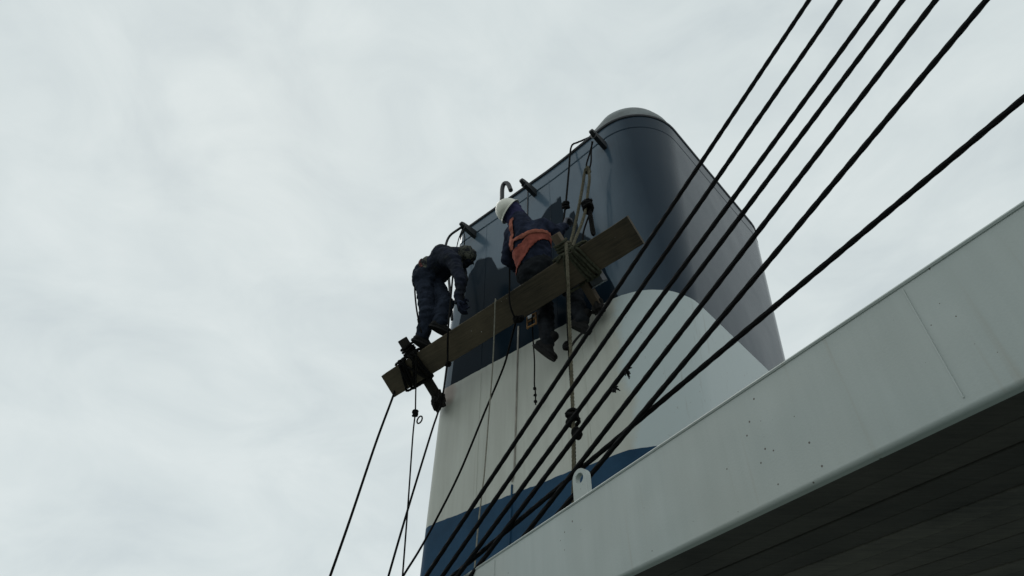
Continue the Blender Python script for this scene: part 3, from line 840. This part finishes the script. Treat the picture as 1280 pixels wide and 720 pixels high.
def zones_of(pts, prims):
    best = np.full(len(pts), 1e9); idx = np.zeros(len(pts), int)
    for i, q in enumerate(prims):
        a, b = np.array(q[0]), np.array(q[1]); ab = b - a; L2 = ab @ ab
        t = np.clip((pts - a) @ ab / max(L2, 1e-12), 0, 1)
        dd = np.linalg.norm(pts - (a + t[:, None] * ab), axis=1) - (q[2] + (q[3] - q[2]) * t)
        m = dd < best; best[m] = dd[m]; idx[m] = i
    return [prims[i][4] for i in idx]

def build_skin(name, prims, mats, parent, voxel=0.011, folds=0.006, fold_zones=None, smooth_it=5):
    me = remesh_body(prims, voxel, smooth_it)
    names = list(mats)
    me.materials.clear()
    for k in names: me.materials.append(mats[k])
    cen = np.empty(len(me.polygons) * 3); me.polygons.foreach_get('center', cen)
    zs = zones_of(cen.reshape(-1, 3), prims)
    for p, z in zip(me.polygons, zs): p.material_index = names.index(z); p.use_smooth = True
    if folds:
        vn = [v.normal.copy() for v in me.vertices]
        for v, n in zip(me.vertices, vn):
            p = v.co
            f = 1.3 * (0.5 - abs(noise.noise(V(p.x * 9, p.y * 9, p.z * 15)))) + 0.9 * (0.5 - abs(noise.noise(V(p.x * 21 + 5, p.y * 21, p.z * 27)))) - 0.5
            v.co = p + n * folds * f
    o = bpy.data.objects.new(name, me); COL.objects.link(o); o.parent = parent; o.location = -Vector(parent['base'])
    return o

def shell_from(body, test, off, mat, name, parent, thick=0.004):
    """garment cut from the body surface and lifted off it"""
    bm = bmesh.new(); bm.from_mesh(body.data)
    bm.normal_update()
    kill = [f for f in bm.faces if not test(f.calc_center_median(), f.normal, f.material_index)]
    bmesh.ops.delete(bm, geom=kill, context='FACES')
    bm.normal_update()
    for v in bm.verts: v.co += v.normal * off
    for f in bm.faces: f.material_index = 0
    bmesh.ops.smooth_vert(bm, verts=bm.verts[:], factor=0.5, use_axis_x=True, use_axis_y=True, use_axis_z=True)
    me = bpy.data.meshes.new(name); bm.to_mesh(me); bm.free(); me.materials.append(mat)
    for p in me.polygons: p.use_smooth = True
    o = bpy.data.objects.new(name, me); COL.objects.link(o); o.parent = parent; o.location = -Vector(parent['base'])
    s = o.modifiers.new('solidify', 'SOLIDIFY'); s.thickness = thick; s.offset = 1
    return o

def strap(body_tree_pts, width, mat, name, parent, nrm):
    """flat webbing through given points, nrm = outward normals"""
    P = catmull(body_tree_pts, 8); n = len(P)
    N = catmull(nrm, 8)
    bm = bmesh.new(); rows = []
    for i in range(n):
        t = (P[min(i + 1, n - 1)] - P[max(i - 1, 0)]).normalized(); nn = N[i].normalized(); w = t.cross(nn).normalized()
        rows.append([P[i] + w * width / 2 - nn * .001, P[i] + w * width / 2 + nn * .004, P[i] - w * width / 2 + nn * .004, P[i] - w * width / 2 - nn * .001])
    loft(bm, rows, True); bmesh.ops.holes_fill(bm, edges=[e for e in bm.edges if e.is_boundary])
    return mesh_obj(name, bm, mat, parent)

def hand(wrist, fwd, palm_n, curl, side, mat, parent, name='glove'):
    """palm plus five separate bent fingers; fwd = wrist to knuckles, palm_n = out of the palm, side = +1/-1 thumb side"""
    f = V(fwd).normalized(); pn = (V(palm_n) - f * V(palm_n).dot(f)).normalized(); s = f.cross(pn) * side
    w = V(wrist); pr = []
    for k in (-1, -0.33, 0.33, 1):
        pr.append((w + s * .014 * k, w + f * .080 + s * .030 * k, .017, .0135, 'g'))
    pr.append((w - f * .045, w, .030, .027, 'g'))
    lens = [0.85, 1.0, 0.95, 0.75]
    for i, k in enumerate((1, 0.33, -0.33, -1)):
        p = w + f * .082 + s * .030 * k; d = f.copy(); L = lens[i]
        for seg, ln in enumerate((.040, .028, .022)):
            ax = f.cross(pn).normalized()
            d = (d * math.cos(curl) + pn * math.sin(curl)).normalized() if seg == 0 else (Quaternion(ax, curl) @ d).normalized()
            q = p + d * ln * L; pr.append((p, q, .0098 - seg * .0006, .0092 - seg * .0006, 'g')); p = q
    p = w + f * .022 + s * .026; q = p + (s * .7 + f * .6 + pn * .35).normalized() * .040; r = q + (f * .7 + pn * .8 + s * -.1).normalized() * .032
    pr += [(p, q, .014, .011, 'g'), (q, r, .011, .0095, 'g')]
    return build_skin(name, pr, {'g': mat}, parent, 0.0045, 0.001, smooth_it=2)

def boot(ankle, toe_dir, up, parent, K=0.84):
    a = V(ankle); t = V(toe_dir).normalized(); u = (V(up) - t * V(up).dot(t)).normalized()
    heel = a + (-t * .045 - u * .060) * K; ball = a + (t * .115 - u * .070) * K; toe = a + (t * .165 - u * .070) * K
    s = t.cross(u)
    pr = [(a + u * .09 * K, a, .050 * K, .050 * K, 'b'), (a, heel, .050 * K, .040 * K, 'b'), (a, ball, .048 * K, .036 * K, 'b')]
    for k in (-1, 1): pr += [(heel + s * .012 * k, ball + s * .018 * k, .034 * K, .032 * K, 'b'), (ball + s * .018 * k, toe + s * .010 * k, .032 * K, .026 * K, 'b')]
    o = build_skin('boot', pr, {'b': BOOT}, parent, 0.009, 0.002, smooth_it=3)
    # sole
    bm = bmesh.new(); ol = []
    for k in range(24):
        an = 2 * math.pi * k / 24; cx = math.cos(an); sx = math.sin(an)
        ol.append(((0.055 + 0.145 * cx) * K, (0.046 + 0.008 * cx) * sx * K))
    lo = [a + t * x + s * y - u * .112 * K for x, y in ol]; hi = [a + t * x + s * y - u * .088 * K for x, y in ol]
    vr = loft(bm, [lo, hi]); bm.faces.new(vr[0][::-1]); bm.faces.new(vr[1])
    so = sub('sole', bm, BOOT, o)
    return o

def head_prims(c, face, up, r=1.0, zone_skull='hood', zone_face='skin'):
    c = V(c); f = V(face).normalized(); u = (V(up) - f * V(up).dot(f)).normalized(); s = f.cross(u); c0_ = c.copy(); c = Vector((0, 0, 0))
    pr = [(c + u * .028 - f * .025, c + u * .030 + f * .020, .092, .086, zone_skull),
          (c + u * .01 + f * .035 , c - u * .075 + f * .040, .066, .044, zone_face),      # face wedge to chin
          (c - u * .02 - f * .03, c - u * .09 - f * .02, .066, .058, zone_skull),          # nape
          (c + u * .012 + f * .092, c - u * .022 + f * .108, .010, .014, zone_face),       # nose
          (c + u * .030 + f * .088 - s * .035, c + u * .030 + f * .088 + s * .035, .013, .013, zone_face),  # brow
          (c - u * .055 + f * .083 - s * .018, c - u * .055 + f * .083 + s * .018, .010, .010, zone_face)]  # lips
    for k in (-1, 1):
        pr.append((c + s * .082 * k + u * .012 - f * .01, c + s * .082 * k - u * .028 - f * .012, .016, .012, zone_skull))    # ear under the cloth
        pr.append((c + s * .045 * k - u * .022 + f * .055, c + s * .04 * k - u * .022 + f * .058, .03, .03, zone_face))       # cheek
    return [(c0_ + a * r, c0_ + b * r, ra * r, rb * r, z) for a, b, ra, rb, z in pr]
def eyes(c, face, up, parent, r=1.0):
    c = V(c); f = V(face).normalized(); u = (V(up) - f * V(up).dot(f)).normalized(); s = f.cross(u)
    for k in (-1, 1):
        bm = bmesh.new(); add_sphere(bm, c + (s * .032 * k + u * .012 + f * .090) * r, .011, seg=10, ring=8); mesh_obj('eye', bm, DKSTEEL, parent)

# ---- seated worker, back to the camera, holding a fall
pA = V((2.283, 0.420, 5.017)); pA.z = 5.03
pers = thing('person', 'seated worker in white helmet, navy jacket and orange vest on the plank', 'person', base=(pA.x, pA.y, 4.92))
ch, nk = V((2.266, 0.510, 5.294)), V((2.319, 0.545, 5.517))
hd = V((2.401, 0.575, 5.702))
ls, rs = V((2.441, 0.530, 5.499)), V((2.150, 0.500, 5.400))
re_, rh = V((2.090, 0.400, 5.360)), V((2.065, 0.310, 5.492))
le_, lh = V((2.560, 0.470, 5.325)), V((2.656, 0.250, 5.440))
kl, fl = V((2.44, .13, 4.95)), V((2.407, 0.170, 4.534))
kr, fr_ = V((2.15, .12, 4.93)), V((2.094, 0.130, 4.612))
hl, hr = pA + V(.085, -.02, 0), pA + V(-.085, -.02, 0)
face = V((0.30, -0.62, 0.62)); hup = V((0.46, 0.72, 0.52))
body = [
    (pA + V(.055, .01, .0), pA + V(-.055, .01, .0), .118, .118, 'trousers'),
    (pA + V(.03, .01, .11), pA + V(-.03, .01, .11), .118, .118, 'jacket'),
    (pA.lerp(ch, .45) + V(.045, 0, 0), ch + V(.055, 0, .0), .112, .118, 'jacket'), (pA.lerp(ch, .45) + V(-.045, 0, 0), ch + V(-.055, 0, .0), .112, .118, 'jacket'),
    (ch + V(.06, 0, .02), ls + V(-.03, 0, -.02), .115, .078, 'jacket'), (ch + V(-.06, 0, .02), rs + V(.03, 0, -.02), .115, .078, 'jacket'),
    (ls, rs, .075, .075, 'jacket'), (ch + V(0, .02, .05), nk + V(0, .01, -.03), .115, .085, 'jacket'),
    (nk + V(.015, .0, -.02), nk.lerp(hd, .75), .080, .092, 'hood'), (nk + V(.0, .0, -.05), nk.lerp(hd, .22), .105, .094, 'jacket'),
    (rs, re_, .078, .066, 'jacket'), (re_, rh, .064, .045, 'jacket'),
    (ls, le_, .068, .056, 'jacket'), (le_, lh, .054, .040, 'jacket'),
    (hl, kl, .092, .068, 'trousers'), (kl, fl, .070, .058, 'trousers'),
    (hr, kr, .092, .068, 'trousers'), (kr, fr_, .070, .058, 'trousers'),
    (kl.lerp(fl, .4) + V(0, .01, 0), kl.lerp(fl, .75), .066, .062, 'trousers'),
    (kr.lerp(fr_, .4) + V(0, .01, 0), kr.lerp(fr_, .75), .066, .062, 'trousers'),
] + head_prims(hd, face, hup)
bA = build_skin('body', body, {'jacket': JACKET, 'trousers': TROUS, 'hood': HOOD, 'skin': SKIN}, pers, 0.0105, 0.013)
eyes(hd, face, hup, pers)
hand(rh, V((-0.1, -0.2, 0.95)), V((-0.5, -0.75, 0)), 0.85, 1, GLOVE, pers)
hand(lh, V((0.1, -0.95, -0.1)), V((-0.9, -0.1, -0.3)), 0.7, -1, GLOVE, pers)
boot(fl, V((-0.52, -0.30, -0.62)), kl - fl + V(-.12, 0, 0), pers)
boot(fr_, V((-0.55, -0.10, -0.50)), kr - fr_, pers, 0.78)
# vest: lower back panel
axA = (nk - pA).normalized(); lenA = (nk - pA).length
def tA(p): return (p - pA).dot(axA) / lenA
def latA(p): return (p - (pA + axA * ((p - pA).dot(axA)))).x
def in_torso(p, mi):
    return mi < 2 and cone_sdf(p, re_, rh, .075, .06) > 0 and cone_sdf(p, le_, lh, .07, .06) > 0 and cone_sdf(p, rs, re_, .074, .075) > 0 and cone_sdf(p, ls, le_, .072, .072) > 0
shell_from(bA, lambda p, n, mi: 0.20 - 0.9 * latA(p) < tA(p) < 0.46 - .25 * latA(p) and p.z > 4.93 and in_torso(p, mi), 0.007, VEST, 'vest', pers)
shell_from(bA, lambda p, n, mi: 0.53 + .35 * latA(p) < tA(p) < 0.60 + .35 * latA(p) and in_torso(p, mi), 0.011, STRAP, 'chest_strap', pers)
shell_from(bA, lambda p, n, mi: 0.050 < latA(p) + .10 * (tA(p) - .5) < 0.098 and 0.46 < tA(p) < 1.06 and in_torso(p, mi), 0.012, STRAP, 'shoulder_strap', pers)
# helmet
hf = face.normalized(); hu = (hup - hf * hup.dot(hf)).normalized(); hs = hf.cross(hu)
bm = bmesh.new(); hc = hd + hu * .040; rows = []
for i in range(12):
    a = R(90 * i / 11); row = []
    for k in range(32):
        an = 2 * math.pi * k / 32; cx, sx = math.cos(an), math.sin(an)
        ridge = 1 + 0.035 * math.exp(-(sx * math.cos(a) / .16) ** 2) * math.sin(a)
        row.append(hc + (hf * cx * .132 + hs * sx * .110) * math.cos(a) + hu * (.118 * math.sin(a) * ridge))
    rows.append(row)
brim = []
for i in range(32):
    an = 2 * math.pi * i / 32; cx, sx = math.cos(an), math.sin(an)
    ex = .016 + .035 * max(0, cx) ** 3
    brim.append(hc + hf * cx * (.132 + ex) + hs * sx * (.110 + .012) - hu * (.012 + .006 * max(0, cx)))
under = [p - hu * .005 for p in brim]
inner = [hc + hf * math.cos(2 * math.pi * k / 32) * .124 + hs * math.sin(2 * math.pi * k / 32) * .103 - hu * .006 for k in range(32)]
innt = [hc + hf * math.cos(2 * math.pi * k / 32) * .06 + hs * math.sin(2 * math.pi * k / 32) * .05 + hu * .098 for k in range(32)]
vr = loft(bm, [innt, inner, under, brim] + rows[:-1]); 
tip = bm.verts.new(hc + hu * .126)
for k in range(32): bm.faces.new((vr[-1][k], vr[-1][(k + 1) % 32], tip))
bm.faces.new(vr[0])
mesh_obj('helmet', bm, HELM, pers)

# ---- standing worker bent over the wall
pB = V((3.577, 0.500, 5.726))
per2 = thing('person', 'worker in dark clothes and camouflage cap bent double, standing on the plank', 'person', base=tuple(V((3.444, 0.490, 4.880))))
hA, hB = V((3.544, 0.570, 5.636)), V((3.590, 0.430, 5.772))
kA, kB = V((3.474, 0.540, 5.210)), V((3.360, 0.430, 5.309))
fA, fB = V((3.552, 0.500, 4.991)), V((3.365, 0.470, 5.072))
chB, nkB = V((3.326, 0.490, 5.818)), V((3.227, 0.450, 5.846))
hdB = V((3.160, 0.400, 5.811))
sA, sB = V((3.172, 0.540, 5.658)), V((3.342, 0.360, 5.979))
eA, eB = V((3.096, 0.500, 5.386)), V((3.261, 0.340, 5.619))
wA, wB = V((3.147, 0.470, 5.199)), V((3.315, 0.300, 5.434))
faceB = V((-0.45, -0.75, -0.50)); hupB = V((-0.75, 0.1, 0.62))
bodyB = [
    (hA, hB, .118, .118, 'trousers'), (pB + V(0, .04, .02), pB + V(0, -.04, .02), .120, .12, 'trousers'),
    (pB.lerp(chB, .3) + V(0, .045, 0), chB + V(0, .045, 0), .104, .112, 'jacket'), (pB.lerp(chB, .3) + V(0, -.045, 0), chB + V(0, -.045, 0), .104, .112, 'jacket'),
    (pB.lerp(chB, .28) + V(0, .05, .02), pB.lerp(chB, .28) + V(0, -.05, .02), .118, .118, 'camo'),
    (chB, nkB, .115, .072, 'jacket'), (chB + V(0, .07, 0), sA, .105, .075, 'jacket'), (chB + V(0, -.06, 0), sB, .105, .075, 'jacket'),
    (nkB, nkB.lerp(hdB, .6), .062, .056, 'jacket'),
    (sA, eA, .068, .054, 'jacket'), (eA, wA, .052, .038, 'jacket'), (sB, eB, .068, .054, 'jacket'), (eB, wB, .052, .038, 'jacket'),
    (hA, kA, .096, .070, 'trousers'), (kA, fA, .074, .062, 'trousers'), (hB, kB, .094, .070, 'trousers'), (kB, fB, .078, .068, 'trousers'),
    (kA.lerp(fA, .35), kA.lerp(fA, .7), .072, .066, 'trousers'), (kB.lerp(fB, .35), kB.lerp(fB, .7), .074, .070, 'trousers'),
] + head_prims(hdB, faceB, hupB, zone_skull='cap', zone_face='jacket', r=0.86)
bB = build_skin('body', bodyB, {'jacket': CAMOJ, 'trousers': TROUSB, 'camo': CAMO, 'cap': CAMO, 'skin': SKIN}, per2, 0.0105, 0.014)
eyes(hdB, faceB, hupB, per2, 0.86)
hand(wA, V((-0.05, -0.25, -1)), V((-0.6, -0.7, 0.0)), 0.45, 1, JACKET, per2)
hand(wB, V((-0.1, -0.5, -0.8)), V((-0.6, 0.5, -0.2)), 0.45, -1, JACKET, per2)
boot(fA, V((-0.35, -0.85, -0.30)), V((0, 0, 1)), per2)
boot(fB, V((-0.45, -0.80, -0.30)), V((0, 0, 1)), per2)
axB = (chB - pB).normalized()
shell_from(bB, lambda p, n, mi: 0.20 < (p - pB).dot(axB) / (chB - pB).length < 0.30 and mi < 3 and n.y > 0.25 and p.z > pB.z - .02, 0.006, RED, 'belt', per2)

print('script', time.time() - T0)
print('objects', len(bpy.data.objects), 'tris', sum(len(o.data.polygons) for o in bpy.data.objects if o.type == 'MESH'))
